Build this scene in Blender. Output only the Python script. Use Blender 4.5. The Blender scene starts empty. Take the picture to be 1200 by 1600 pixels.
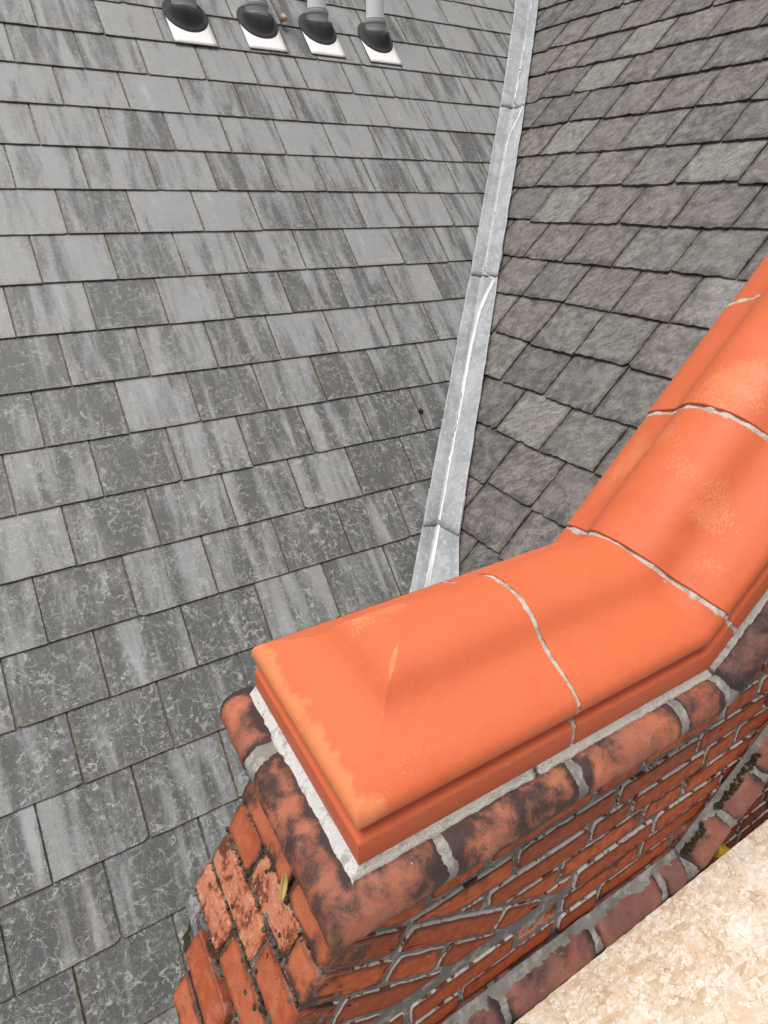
import bpy, bmesh, math, random
from math import sin, cos, tan, radians as R
from mathutils import Vector, Matrix, noise as mnoise
random.seed(7)
C = bpy.context.scene.collection
Z0 = 8.0                                   # height of the eye above the ground
# ------------------------------------------------------------------ camera
yaw, pit, rol = R(30.8074), R(27.0322), R(.13179)
fw = Vector((sin(yaw)*cos(pit), cos(yaw)*cos(pit), -sin(pit)))
rt = fw.cross(Vector((0, 0, 1))).normalized(); up = rt.cross(fw)
r2 = rt*cos(rol)+up*sin(rol); u2 = up*cos(rol)-rt*sin(rol)
cam = bpy.data.cameras.new('camera'); co = bpy.data.objects.new('camera', cam); C.objects.link(co)
co.matrix_world = Matrix(((r2.x, u2.x, -fw.x, 0), (r2.y, u2.y, -fw.y, 0), (r2.z, u2.z, -fw.z, Z0), (0, 0, 0, 1)))
cam.sensor_fit = 'VERTICAL'; cam.sensor_height = 36; cam.lens = 953.89/1600*36
cam.clip_start = .02; cam.clip_end = 2000
bpy.context.scene.camera = co
# ------------------------------------------------------------------ light: bright overcast
SUN_EL, SUN_AZ = R(74), R(-108)            # azimuth measured from +Y towards +X
w = bpy.data.worlds.new('World'); bpy.context.scene.world = w; w.use_nodes = True
wn = w.node_tree.nodes; wl = w.node_tree.links
sky = wn.new('ShaderNodeTexSky'); sky.sky_type = 'NISHITA'; sky.sun_disc = False
sky.sun_elevation = SUN_EL; sky.sun_rotation = SUN_AZ; sky.dust_density = 6; sky.ozone_density = .5; sky.air_density = 1.0
hs = wn.new('ShaderNodeHueSaturation'); hs.inputs['Saturation'].default_value = .22   # cloud veil
wl.new(sky.outputs[0], hs.inputs['Color']); wl.new(hs.outputs[0], wn['Background'].inputs[0])
wn['Background'].inputs[1].default_value = .10
sl = bpy.data.lights.new('sun', 'SUN'); so = bpy.data.objects.new('sun', sl); C.objects.link(so)
sl.energy = 2.5; sl.angle = R(34); sl.color = (1, .97, .92)
sd = Vector((sin(SUN_AZ)*cos(SUN_EL), cos(SUN_AZ)*cos(SUN_EL), sin(SUN_EL)))
so.rotation_euler = sd.to_track_quat('Z', 'Y').to_euler()
vs = bpy.context.scene.view_settings
bpy.context.scene.display_settings.display_device = 'sRGB'
vs.view_transform = 'Standard'; vs.look = 'None'; vs.gamma = 1; vs.use_curve_mapping = False; vs.exposure = .12

# ------------------------------------------------------------------ helpers: objects
def tag(o, label=None, cat=None, group=None, kind=None):
    for k, v in (('label', label), ('category', cat), ('group', group), ('kind', kind)):
        if v: o[k] = v
    return o
def empty(name, loc, label, cat, group=None):
    o = bpy.data.objects.new(name, None); C.objects.link(o); o.location = loc; o.empty_display_size = .05
    return tag(o, label, cat, group)
def link(name, me, mats, parent=None, origin=None):
    """origin: world point that becomes the object's own origin (mesh given in world coordinates)"""
    o = bpy.data.objects.new(name, me); C.objects.link(o)
    for m in (mats if isinstance(mats, (list, tuple)) else [mats]): me.materials.append(m)
    base = Vector(parent.location) if parent else Vector(origin or (0, 0, 0))
    if parent: o.parent = parent
    me.transform(Matrix.Translation(-base))
    if not parent: o.location = base
    return o
class MB:
    """mesh builder with per-face float 'rnd', per-point float 'edge', uv"""
    def __init__(s): s.v = []; s.e = []; s.f = []; s.r = []; s.m = []; s.uv = []
    def add(s, pts, edge=0.):
        b = len(s.v); s.v += [tuple(p) for p in pts]
        s.e += list(edge) if hasattr(edge, '__len__') else [edge]*len(pts); return b
    def face(s, idx, r=0., m=0, uv=None):
        s.f.append(tuple(idx)); s.r.append(r); s.m.append(m); s.uv.append(uv)
    def mesh(s, name, smooth=False, sharp=None):
        me = bpy.data.meshes.new(name); me.from_pydata(s.v, [], s.f)
        a = me.attributes.new('rnd', 'FLOAT', 'FACE'); a.data.foreach_set('value', s.r)
        a = me.attributes.new('edge', 'FLOAT', 'POINT'); a.data.foreach_set('value', s.e)
        me.polygons.foreach_set('material_index', s.m)
        if any(u for u in s.uv):
            l = me.uv_layers.new(name='UVMap'); k = 0; flat = []
            for f, u in zip(s.f, s.uv):
                for j in range(len(f)): flat += list(u[j]) if u else [0.5, 0.5]
            l.data.foreach_set('uv', flat)
        bm = bmesh.new(); bm.from_mesh(me); bmesh.ops.recalc_face_normals(bm, faces=bm.faces); bm.to_mesh(me); bm.free()
        if smooth:
            me.polygons.foreach_set('use_smooth', [True]*len(me.polygons))
            if sharp: me.set_sharp_from_angle(angle=R(sharp))
        me.update(); return me
def nz(x, y=0, z=0, s=1., seed=0): return mnoise.noise(Vector((x*s+seed*7.3, y*s-seed*3.1, z*s+seed*1.7)))
def lerp(a, b, t): return a+(b-a)*t
def interp(x, tab):
    if x <= tab[0][0]: return tab[0][1]
    for (a, p), (b, q) in zip(tab, tab[1:]):
        if x <= b: return lerp(p, q, (x-a)/(b-a))
    return tab[-1][1]
def catmull(pts, n):
    out = []
    for i in range(len(pts)-1):
        p0 = pts[max(i-1, 0)]; p1 = pts[i]; p2 = pts[i+1]; p3 = pts[min(i+2, len(pts)-1)]
        for k in range(n):
            t = k/n
            out.append(tuple(.5*(2*b+(c-a)*t+(2*a-5*b+4*c-d)*t*t+(3*b-a-3*c+d)*t**3) for a, b, c, d in zip(p0, p1, p2, p3)))
    out.append(tuple(pts[-1])); return out

# ------------------------------------------------------------------ helpers: materials
class NM:
    def __init__(s, name):
        s.mat = bpy.data.materials.new(name); s.mat.use_nodes = True
        s.t = s.mat.node_tree; s.n = s.t.nodes; s.l = s.t.links; s.b = s.n['Principled BSDF']
        s.tc = s.n.new('ShaderNodeTexCoord')
    def set(s, inp, v):
        if hasattr(v, 'is_output'): s.l.new(v, inp)
        else:
            if hasattr(inp.default_value, '__len__') and not hasattr(v, '__len__'): v = (v, v, v)
            if hasattr(v, '__len__') and len(v) == 3 and len(inp.default_value) == 4: v = (*v, 1)
            inp.default_value = v
    def attr(s, nme, out='Fac'):
        a = s.n.new('ShaderNodeAttribute'); a.attribute_name = nme; return a.outputs[out]
    def obj(s): return s.tc.outputs['Object']
    def uv(s):
        x = s.n.new('ShaderNodeSeparateXYZ'); s.l.new(s.tc.outputs['UV'], x.inputs[0]); return x.outputs[0], x.outputs[1]
    def sep(s, v):
        x = s.n.new('ShaderNodeSeparateXYZ'); s.l.new(v, x.inputs[0]); return x.outputs
    def vec(s, op, a, b):
        v = s.n.new('ShaderNodeVectorMath'); v.operation = op; s.set(v.inputs[0], a)
        if op == 'SCALE': s.set(v.inputs['Scale'], b)
        else: s.set(v.inputs[1], b)
        return v.outputs[0]
    def comb(s, a, b, c):
        x = s.n.new('ShaderNodeCombineXYZ')
        for i, q in enumerate((a, b, c)): s.set(x.inputs[i], q)
        return x.outputs[0]
    def noise(s, vec, scale, detail=4, rough=.55, dist=0.):
        x = s.n.new('ShaderNodeTexNoise'); s.l.new(vec, x.inputs['Vector'])
        x.inputs['Scale'].default_value = scale; x.inputs['Detail'].default_value = detail
        x.inputs['Roughness'].default_value = rough; x.inputs['Distortion'].default_value = dist
        return x.outputs['Fac']
    def vor(s, vec, scale, feature='F1', out='Distance', rnd=1.):
        x = s.n.new('ShaderNodeTexVoronoi'); x.feature = feature; s.l.new(vec, x.inputs['Vector'])
        x.inputs['Scale'].default_value = scale; x.inputs['Randomness'].default_value = rnd; return x.outputs[out]
    def m(s, op, a, b=0., c=None, clamp=False):
        x = s.n.new('ShaderNodeMath'); x.operation = op; x.use_clamp = clamp
        s.set(x.inputs[0], a); s.set(x.inputs[1], b)
        if c is not None: s.set(x.inputs[2], c)
        return x.outputs[0]
    def ss(s, v, a, b, lo=0., hi=1.):
        x = s.n.new('ShaderNodeMapRange'); x.interpolation_type = 'SMOOTHSTEP'; s.l.new(v, x.inputs[0])
        x.inputs[1].default_value = a; x.inputs[2].default_value = b; x.inputs[3].default_value = lo; x.inputs[4].default_value = hi
        return x.outputs[0]
    def mix(s, f, a, b, mode='MIX'):
        x = s.n.new('ShaderNodeMix'); x.data_type = 'RGBA'; x.blend_type = mode
        s.set(x.inputs[0], f); s.set(x.inputs[6], a); s.set(x.inputs[7], b); return x.outputs[2]
    def ramp(s, f, stops):
        x = s.n.new('ShaderNodeValToRGB'); s.l.new(f, x.inputs[0]); e = x.color_ramp.elements
        while len(e) < len(stops): e.new(.5)
        for q, (p, c) in zip(e, stops): q.position = p; q.color = (*c, 1) if len(c) == 3 else c
        return x.outputs[0]
    def bump(s, h, strength, dist=.002, prev=None):
        x = s.n.new('ShaderNodeBump'); x.inputs['Strength'].default_value = strength; x.inputs['Distance'].default_value = dist
        s.l.new(h, x.inputs['Height'])
        if prev is not None: s.l.new(prev, x.inputs['Normal'])
        return x.outputs[0]
    def done(s, col, rough, normal=None, spec=.4, metal=0.):
        s.set(s.b.inputs['Base Color'], col); s.set(s.b.inputs['Roughness'], rough)
        s.b.inputs['Specular IOR Level'].default_value = spec; s.b.inputs['Metallic'].default_value = metal
        if normal is not None: s.l.new(normal, s.b.inputs['Normal'])
        return s.mat
    def contour(s, vec, scale, width, dist=.6, level=.5, detail=2):
        n = s.noise(vec, scale, detail, .5, dist)
        return s.ss(s.m('ABSOLUTE', s.m('SUBTRACT', n, level)), width*.35, width, 1, 0)

def grey(v): return (v, v, v*.99)
def slate_mat():
    k = NM('weathered_grey_slate'); r = k.attr('rnd'); o = k.obj(); u, v = k.uv()
    off = k.vec('SCALE', k.comb(1., .37, .71), k.m('MULTIPLY', r, 53.))
    p = k.vec('ADD', o, off)
    stretch = k.vec('MULTIPLY', p, (1, .11, 1))
    wob = k.vec('MULTIPLY', p, (1, .35, 1))
    st = k.noise(stretch, 19, 5, .62, .35)
    st2 = k.noise(stretch, 95, 3, .6, .2)
    blot = k.noise(wob, 9, 4, .6)
    fine = k.noise(p, 330, 3, .7); gran = k.noise(p, 95, 4, .7)
    # slates differ in how far the dark weathered skin has worn off
    loc = k.sep(o)
    low = k.ss(loc[1], .1, 2.4)                                     # rises upslope: tone gets lighter, lichen threads fewer
    wear = k.m('ADD', st, k.m('MULTIPLY', k.m('SUBTRACT', r, .5), .21))
    wear = k.m('ADD', wear, k.m('MULTIPLY', k.m('SUBTRACT', blot, .5), .32))
    wear = k.m('ADD', wear, k.m('MULTIPLY', k.m('SUBTRACT', st2, .5), .14))
    wear = k.m('ADD', wear, k.m('MULTIPLY', k.m('SUBTRACT', gran, .5), .20))
    wear = k.m('ADD', wear, k.m('MULTIPLY', k.m('SUBTRACT', low, .55), .13))
    f = k.ss(wear, .36, .63)
    dark = k.mix(k.ss(fine, .3, .7), (.056, .0565, .0565), (.130, .130, .128))
    light = k.mix(k.ss(fine, .3, .7), k.mix(blot, (.180, .182, .184), (.250, .252, .254)), (.295, .298, .300))
    col = k.mix(f, dark, light)
    lav = k.m('MULTIPLY', k.ss(st, .60, .70), k.ss(blot, .48, .62))
    col = k.mix(k.m('MULTIPLY', lav, .6), col, (.37, .375, .40))
    # pale wandering lichen threads, mostly on the lower courses
    warp = k.vec('ADD', p, k.vec('SCALE', k.comb(k.noise(p, 55, 3, .65), k.noise(k.vec('ADD', p, (3., 9., 0.)), 57, 3, .65), 0.), .030))
    c1 = k.contour(warp, 10, .011, .9, .5, 3); c2 = k.contour(k.vec('ADD', warp, (3.1, 1.7, 0.)), 16, .014, 1.2, .5, 3)
    cr = k.ss(k.vor(k.vec('MULTIPLY', warp, (1, .7, 1)), 30, 'DISTANCE_TO_EDGE'), .012, .045, 1, 0)
    cr2 = k.ss(k.vor(k.vec('ADD', warp, (5., 2., 0.)), 62, 'DISTANCE_TO_EDGE'), .02, .075, 1, 0)
    m1 = k.ss(k.noise(p, 6.5, 3), .44, .58); m2 = k.ss(k.noise(k.vec('ADD', p, (1.7, 4.2, 0.)), 9, 3), .46, .6)
    br = k.ss(k.noise(p, 48, 3), .40, .58)
    ln = k.m('MAXIMUM', k.m('MAXIMUM', c1, k.m('MULTIPLY', c2, .8)), k.m('MAXIMUM', k.m('MULTIPLY', cr, k.m('MULTIPLY', m1, .9)), k.m('MULTIPLY', cr2, k.m('MULTIPLY', m2, .42))))
    ln = k.m('MULTIPLY', k.m('MULTIPLY', ln, k.m('ADD', k.m('MULTIPLY', br, .75), .2)), k.m('SUBTRACT', 1.08, k.m('MULTIPLY', low, .75)))
    col = k.mix(k.m('MULTIPLY', ln, .80), col, (.39, .39, .38))
    # round lichen blobs along the tails and sides
    ed = k.m('MINIMUM', u, k.m('SUBTRACT', 1., u)); tail = k.m('MINIMUM', k.m('MULTIPLY', ed, 1.2), v)
    bl = k.vor(k.vec('ADD', p, k.vec('SCALE', k.comb(k.noise(p, 90, 2), k.noise(p, 95, 2), 0.), .01)), 46)
    nearedge = k.ss(tail, .02, .30, 1, 0)
    blob = k.m('MULTIPLY', k.ss(bl, .22, .42, 1, 0), k.ss(k.m('ADD', k.noise(p, 11, 3), k.m('MULTIPLY', nearedge, .18)), .55, .66))
    col = k.mix(k.m('MULTIPLY', blob, .32), col, (.34, .34, .315))
    # ochre growth right at the edges
    tw = k.m('ADD', tail, k.m('MULTIPLY', k.m('SUBTRACT', k.noise(o, 70, 4, .65), .5), .16))
    och = k.m('MULTIPLY', k.ss(tw, -.01, .065, 1, 0), k.ss(k.noise(o, 5, 4), .42, .58))
    col = k.mix(k.m('MULTIPLY', och, .6), col, (.19, .152, .09))
    ochs = k.m('MULTIPLY', k.ss(st, .5, .62), k.ss(k.noise(k.vec('ADD', p, (4., 8., 1.)), 3.2, 3), .55, .68))
    col = k.mix(k.m('MULTIPLY', ochs, .22), col, (.30, .25, .17))
    spk = k.m('MULTIPLY', k.ss(k.vor(p, 85), .04, .07, 1, 0), k.ss(k.noise(p, 20, 2), .58, .68))
    col = k.mix(k.m('MULTIPLY', spk, .6), col, (.5, .5, .48))
    ju = k.m('ADD', ed, k.m('MULTIPLY', k.m('SUBTRACT', k.noise(o, 60, 3), .5), .035))
    col = k.mix(k.m('MULTIPLY', k.ss(ju, .001, .011, 1, 0), .8), col, (.032, .026, .018))
    h = k.m('ADD', k.m('MULTIPLY', fine, .5), k.m('ADD', k.m('MULTIPLY', ln, .5), k.noise(stretch, 40, 4)))
    nb = k.bump(h, .35, .0025); nb = k.bump(k.noise(p, 10, 3), .3, .006, nb)
    return k.done(col, k.ss(fine, .2, .8, .45, .68), nb, .42)
def slate_brown_mat():
    k = NM('riven_brown_slate'); r = k.attr('rnd'); o = k.obj(); u, v = k.uv()
    off = k.vec('SCALE', k.comb(1., .61, .29), k.m('MULTIPLY', r, 47.)); p = k.vec('ADD', o, off)
    hue = k.ramp(r, [(0, (.075, .069, .071)), (.16, (.160, .122, .112)), (.34, (.168, .154, .140)), (.5, (.112, .090, .089)), (.64, (.178, .144, .132)), (.78, (.125, .118, .116)), (.90, (.275, .258, .23)), (1, (.052, .051, .056))])
    for e in k.n:
        if e.bl_idname == 'ShaderNodeValToRGB': e.color_ramp.interpolation = 'CONSTANT'
    diag = k.vec('MULTIPLY', k.comb(k.m('ADD', k.sep(p)[0], k.sep(p)[1]), k.m('SUBTRACT', k.sep(p)[1], k.sep(p)[0]), 0.), (.35, 1, 1))
    n1 = k.noise(diag, 50, 6, .65, .8); n2 = k.noise(p, 14, 5, .62); fine = k.noise(p, 330, 3, .65)
    rv = k.m('FRACT', k.m('MULTIPLY', r, 7.31)); riv = k.ss(rv, .35, .95, .22, .9)
    n0 = k.noise(p, 26, 5, .62)
    mixn = k.m('ADD', k.m('MULTIPLY', n0, k.m('SUBTRACT', 1., riv)), k.m('MULTIPLY', n1, riv))
    col = k.mix(k.ss(mixn, .36, .64), k.mix(.55, hue, (.028, .027, .027)), k.mix(.38, hue, (.36, .33, .30)))
    col = k.mix(k.ss(k.m('ADD', k.m('MULTIPLY', fine, .5), k.m('MULTIPLY', k.noise(p, 110, 4, .7), .5)), .38, .6), k.mix(.42, col, (.03, .03, .03)), k.mix(.1, col, (.5, .48, .45)))
    col = k.mix(k.m('MULTIPLY', k.ss(n2, .55, .68), .28), col, (.27, .25, .225))
    col = k.mix(k.m('MULTIPLY', k.ss(n2, .46, .34), .55), col, (.07, .066, .066))
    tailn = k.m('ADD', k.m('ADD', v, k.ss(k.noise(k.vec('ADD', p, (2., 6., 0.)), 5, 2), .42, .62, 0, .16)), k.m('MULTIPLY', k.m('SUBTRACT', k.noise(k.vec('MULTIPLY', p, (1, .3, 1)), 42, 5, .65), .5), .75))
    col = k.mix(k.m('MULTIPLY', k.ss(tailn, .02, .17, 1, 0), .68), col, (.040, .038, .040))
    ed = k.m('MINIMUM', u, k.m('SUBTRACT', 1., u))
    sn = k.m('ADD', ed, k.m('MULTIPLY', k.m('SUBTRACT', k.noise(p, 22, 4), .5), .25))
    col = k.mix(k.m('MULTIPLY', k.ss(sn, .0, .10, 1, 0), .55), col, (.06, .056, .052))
    ju = k.m('ADD', ed, k.m('MULTIPLY', k.m('SUBTRACT', k.noise(o, 45, 4), .5), .07))
    col = k.mix(k.m('MULTIPLY', k.ss(ju, .006, .03, 1, 0), .85), col, k.mix(k.ss(k.noise(o, 30, 3), .45, .6), (.03, .026, .022), (.15, .12, .085)))
    scr = k.m('MULTIPLY', k.ss(k.noise(k.vec('MULTIPLY', diag, (.25, 1, 1)), 130, 2), .68, .76), k.ss(k.noise(p, 12, 2), .52, .62))
    col = k.mix(k.m('MULTIPLY', scr, .7), col, (.46, .45, .43))
    spk = k.m('MULTIPLY', k.ss(k.vor(p, 60), .05, .085, 1, 0), k.ss(k.noise(p, 17, 2), .57, .66))
    col = k.mix(k.m('MULTIPLY', spk, .8), col, (.62, .62, .6))
    nb = k.bump(k.m('ADD', mixn, k.m('MULTIPLY', fine, .25)), .75, .006); nb = k.bump(n2, .7, .014, nb)
    return k.done(col, .52, nb, .4)
def terracotta_mat():
    k = NM('new_terracotta'); o = k.obj(); e = k.attr('edge'); r = k.attr('rnd')
    p = k.vec('ADD', o, k.vec('SCALE', k.comb(1., .4, .7), k.m('MULTIPLY', r, 31.)))
    n = k.noise(p, 7, 4, .55); g = k.noise(p, 900, 2, .6); g2 = k.noise(p, 260, 3, .6)
    col = k.mix(n, (.62, .122, .044), (.69, .155, .060))
    col = k.mix(k.m('MULTIPLY', k.ss(g, .5, .75), .22), col, (.80, .30, .17))
    col = k.mix(k.m('MULTIPLY', k.ss(g2, .56, .72), .14), col, (.42, .075, .03))
    # worn pale skin, grainy rim
    pt = k.m('ADD', k.noise(p, 5.2, 3, .5, .3), k.m('MULTIPLY', k.m('SUBTRACT', g2, .5), .42))
    col = k.mix(k.m('MULTIPLY', k.ss(pt, .63, .70), .38), col, (.80, .33, .15))
    # bare buff body showing along arrises and mitres where the slip was thin
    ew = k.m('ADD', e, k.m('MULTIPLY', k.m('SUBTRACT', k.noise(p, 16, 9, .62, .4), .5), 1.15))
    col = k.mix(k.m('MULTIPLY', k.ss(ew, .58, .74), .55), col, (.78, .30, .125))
    col = k.mix(k.m('MULTIPLY', k.ss(k.noise(p, 18, 6, .68), .50, .68), .22), col, (.50, .095, .035))
    dot = k.m('MULTIPLY', k.ss(k.vor(p, 120), .05, .10, 1, 0), k.ss(k.noise(p, 13, 2), .63, .7))
    col = k.mix(k.m('MULTIPLY', dot, .45), col, (.25, .06, .03))
    wh = k.m('MULTIPLY', k.ss(k.noise(k.vec('MULTIPLY', p, (1, 1, 3)), 60, 4, .7), .62, .75), k.ss(k.noise(p, 9, 2), .55, .68))
    col = k.mix(k.m('MULTIPLY', wh, .28), col, (.80, .55, .45))
    nb = k.bump(k.m('ADD', g, g2), .28, .0018); nb = k.bump(k.noise(p, 28, 4), .2, .004, nb)
    return k.done(col, k.ss(n, .3, .7, .48, .60), nb, .42)
def brick_mat(name, reds, soot, lime=.8, burn=1.0, purple=0., rim=0.):
    """soot: how much black firing skin; the attribute 'edge' runs to 1 at arrises"""
    k = NM(name); o = k.obj(); r = k.attr('rnd'); e = k.attr('edge')
    p = k.vec('ADD', o, k.vec('SCALE', k.comb(1., .53, .27), k.m('MULTIPLY', r, 41.)))
    big = k.noise(p, 15, 5, .6, .3); mid = k.noise(p, 55, 4, .6); fine = k.noise(p, 420, 3, .65)
    base = k.mix(r, reds[0], reds[1])
    col = k.mix(k.ss(mid, .35, .68), base, k.mix(.45, base, reds[2]))
    if purple: col = k.mix(k.m('MULTIPLY', k.ss(k.noise(k.vec('ADD', p, (7., 3., 1.)), 8, 2), .40, .6), purple), col, (.16, .075, .068))
    sv = k.m('ADD', k.m('MULTIPLY', big, 1.0), k.m('MULTIPLY', k.m('SUBTRACT', mid, .5), .35))
    sv = k.m('ADD', sv, k.m('MULTIPLY', e, .22*burn)); sv = k.m('ADD', sv, k.m('MULTIPLY', k.m('SUBTRACT', r, .5), .15))
    sv = k.m('ADD', sv, k.m('MULTIPLY', k.m('SUBTRACT', fine, .5), .16))
    col = k.mix(k.m('MULTIPLY', k.ss(sv, .99-soot, 1.27-soot), .93), col, (.026, .022, .023))
    pit = k.m('MULTIPLY', k.ss(k.vor(p, 130), .12, .22, 1, 0), k.ss(k.noise(p, 40, 2), .48, .58))
    col = k.mix(k.m('MULTIPLY', pit, .72), col, (.05, .02, .016))
    sp = k.m('MULTIPLY', k.ss(k.vor(k.vec('ADD', p, (1., 2., 3.)), 60), .07, .14, 1, 0), k.ss(k.noise(p, 25, 2), .58, .66))
    col = k.mix(k.m('MULTIPLY', sp, .55), col, (.55, .42, .36))
    if rim: col = k.mix(k.m('MULTIPLY', k.ss(k.m('ADD', e, k.m('MULTIPLY', k.m('SUBTRACT', k.noise(p, 38, 4), .5), .9)), .05, .55), rim), col, (.045, .018, .012))
    lm = k.m('MULTIPLY', k.ss(e, .70, .97), k.ss(k.noise(o, 32, 4, .65), .54-.12*lime, .60-.1*lime))
    col = k.mix(k.m('MULTIPLY', lm, lime), col, (.60, .57, .53))
    nb = k.bump(k.m('ADD', fine, k.m('MULTIPLY', mid, 1.5)), .5, .003)
    nb = k.bump(pit, .5, .0025, nb) if False else nb
    return k.done(col, k.ss(mid, .3, .7, .5, .75), nb, .35)
def spalled_mat():
    k = NM('spalled_brick'); o = k.obj(); r = k.attr('rnd')
    p = k.vec('ADD', o, k.vec('SCALE', k.comb(1., .53, .27), k.m('MULTIPLY', r, 41.)))
    a = k.noise(p, 26, 5, .65, .4); b = k.noise(p, 110, 4, .65)
    col = k.mix(k.ss(a, .36, .66), (.42, .115, .055), (.50, .21, .125))
    col = k.mix(k.m('MULTIPLY', k.ss(b, .56, .68), .75), col, (.50, .38, .28))
    col = k.mix(k.m('MULTIPLY', k.ss(k.m('ADD', a, k.m('MULTIPLY', b, .5)), .76, .62), .8), col, (.05, .03, .022))
    nb = k.bump(k.m('ADD', a, b), .7, .005)
    return k.done(col, .85, nb, .2)
def mortar_mat(name, c1, c2, pale, amt, moss=0., bumpd=.004):
    k = NM(name); o = k.obj(); n = k.noise(o, 30, 5, .65); g = k.noise(o, 340, 3, .7); q = k.noise(o, 9, 3)
    col = k.mix(n, c1, c2)
    col = k.mix(k.m('MULTIPLY', k.ss(k.m('ADD', k.m('MULTIPLY', n, .6), k.m('MULTIPLY', k.noise(o, 75, 4), .4)), .5, .6), amt), col, pale)
    if moss: col = k.mix(k.m('MULTIPLY', k.ss(k.noise(k.vec('ADD', o, (5., 2., 1.)), 17, 4), .52, .6), moss), col, (.035, .026, .014))
    col = k.mix(k.m('MULTIPLY', k.ss(k.vor(o, 210), .1, .22, 1, 0), .55), col, k.mix(q, (.09, .075, .06), (.5, .45, .38)))
    nb = k.bump(k.m('ADD', g, n), .8, bumpd)
    return k.done(col, .9, nb, .2)
def lead_mat():
    k = NM('lead_sheet'); o = k.obj(); r = k.attr('rnd'); e = k.attr('edge')
    p = k.vec('ADD', o, k.vec('SCALE', k.comb(1., .5, .3), k.m('MULTIPLY', r, 17.)))
    a = k.noise(p, 9, 5, .62, .5); b = k.noise(p, 60, 4, .6); f = k.noise(p, 300, 3)
    col = k.mix(k.ss(a, .3, .7), (.27, .28, .295), (.40, .41, .425))
    col = k.mix(k.m('MULTIPLY', k.ss(b, .53, .68), .45), col, (.60, .61, .62))
    col = k.mix(k.m('MULTIPLY', k.ss(k.noise(p, 20, 4), .60, .74), .3), col, (.22, .225, .235))
    scr = k.contour(p, 18, .006, 1.5)
    col = k.mix(k.m('MULTIPLY', k.m('MULTIPLY', scr, k.ss(b, .45, .6)), .5), col, (.75, .75, .75))
    nb = k.bump(a, .4, .012); nb = k.bump(f, .15, .002, nb)
    return k.done(col, k.ss(b, .3, .7, .5, .66), nb, .35, .0)
def osb_mat():
    k = NM('weathered_osb'); o = k.obj()
    col = None; h = None
    strand = (.62, .50, .36)
    layers = []
    for i, ang in enumerate((.35, -.6, 1.2, 2.2, -1.5)):
        mp = k.n.new('ShaderNodeMapping'); k.l.new(o, mp.inputs[0]); mp.inputs['Rotation'].default_value = (0, 0, ang)
        mp.inputs['Location'].default_value = (i*3.3, i*1.9, 0)
        mp.inputs['Scale'].default_value = (.22, 1, 1)
        x = k.n.new('ShaderNodeTexVoronoi'); x.inputs['Scale'].default_value = 95
        wv = k.vec('ADD', mp.outputs[0], k.vec('SCALE', k.comb(k.noise(o, 40, 2), k.noise(o, 43, 2), 0.), .006))
        k.l.new(wv, x.inputs['Vector'])
        layers.append((k.sep(x.outputs['Color'])[0], k.noise(k.vec('MULTIPLY', mp.outputs[0], (.35, 1, 1)), 420, 3, .6)))
    sel = k.noise(o, 60, 3, .6); val = layers[0][0]; gr = layers[0][1]
    for i in range(1, 5):
        mk = k.ss(k.m('ADD', k.noise(k.vec('ADD', o, (i*2.7, i*5.1, 0.)), 38, 3, .7), 0.), .50, .53)
        val = k.mix(mk, val, layers[i][0]); gr = k.mix(mk, gr, layers[i][1])
    val = k.sep(val)[0]; gr = k.sep(gr)[0]
    col = k.ramp(val, [(0, (.50, .36, .23)), (.3, (.60, .48, .35)), (.6, (.68, .58, .47)), (1, (.76, .70, .63))])
    col = k.mix(k.m('MULTIPLY', k.ss(gr, .40, .56, 1, 0), .42), col, (.44, .29, .16))
    big = k.noise(o, 3.6, 4, .6); mid = k.noise(o, 15, 5, .65); yy = k.sep(o)[1]
    wall = k.ss(yy, .30, .56)                                       # bleaching is less beside the wall
    bl = k.ss(k.m('SUBTRACT', k.m('ADD', k.m('MULTIPLY', big, .5), k.m('MULTIPLY', mid, .5)), k.m('MULTIPLY', wall, .10)), .38, .56)
    wp = k.vec('ADD', o, k.vec('SCALE', k.comb(k.noise(o, 70, 3), k.noise(o, 73, 3), 0.), .02))
    crk = k.ss(k.vor(k.vec('MULTIPLY', wp, (1, .55, 1)), 75, 'DISTANCE_TO_EDGE'), .015, .075, 1, 0)
    col = k.mix(k.m('MULTIPLY', bl, .55), col, (.84, .80, .76))
    col = k.mix(k.m('MULTIPLY', k.ss(mid, .54, .66), .55), col, (.58, .38, .19))
    wflk = k.m('MULTIPLY', k.ss(k.noise(wp, 60, 3, .6), .62, .65), k.ss(mid, .36, .5))
    col = k.mix(k.m('MULTIPLY', wflk, .5), col, (.92, .905, .885))
    col = k.mix(k.m('MULTIPLY', k.m('MULTIPLY', crk, k.ss(k.noise(o, 20, 4), .52, .62)), .28), col, (.40, .26, .14))
    dk = k.m('MULTIPLY', k.ss(k.noise(o, 120, 4, .7), .63, .67), k.ss(k.noise(o, 10, 2), .5, .62))
    col = k.mix(k.m('MULTIPLY', dk, .6), col, (.16, .11, .07))
    nb = k.bump(k.m('ADD', k.m('MULTIPLY', val, .6), k.m('SUBTRACT', gr, k.m('MULTIPLY', crk, .3))), .35, .002)
    return k.done(col, .8, nb, .25)
def plain(name, c, rough, bump=0., scale=80, var=.25, spec=.4, metal=0.):
    k = NM(name); o = k.obj(); n = k.noise(o, scale, 4, .6); n2 = k.noise(o, scale*.16, 3)
    col = k.mix(k.m('MULTIPLY', n, var), c, tuple(x*.45 for x in c)); col = k.mix(k.m('MULTIPLY', k.ss(n2, .45, .7), var), col, tuple(min(1, x*1.5+.01) for x in c))
    return k.done(col, rough, k.bump(n, bump, .003) if bump else None, spec, metal)

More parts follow.
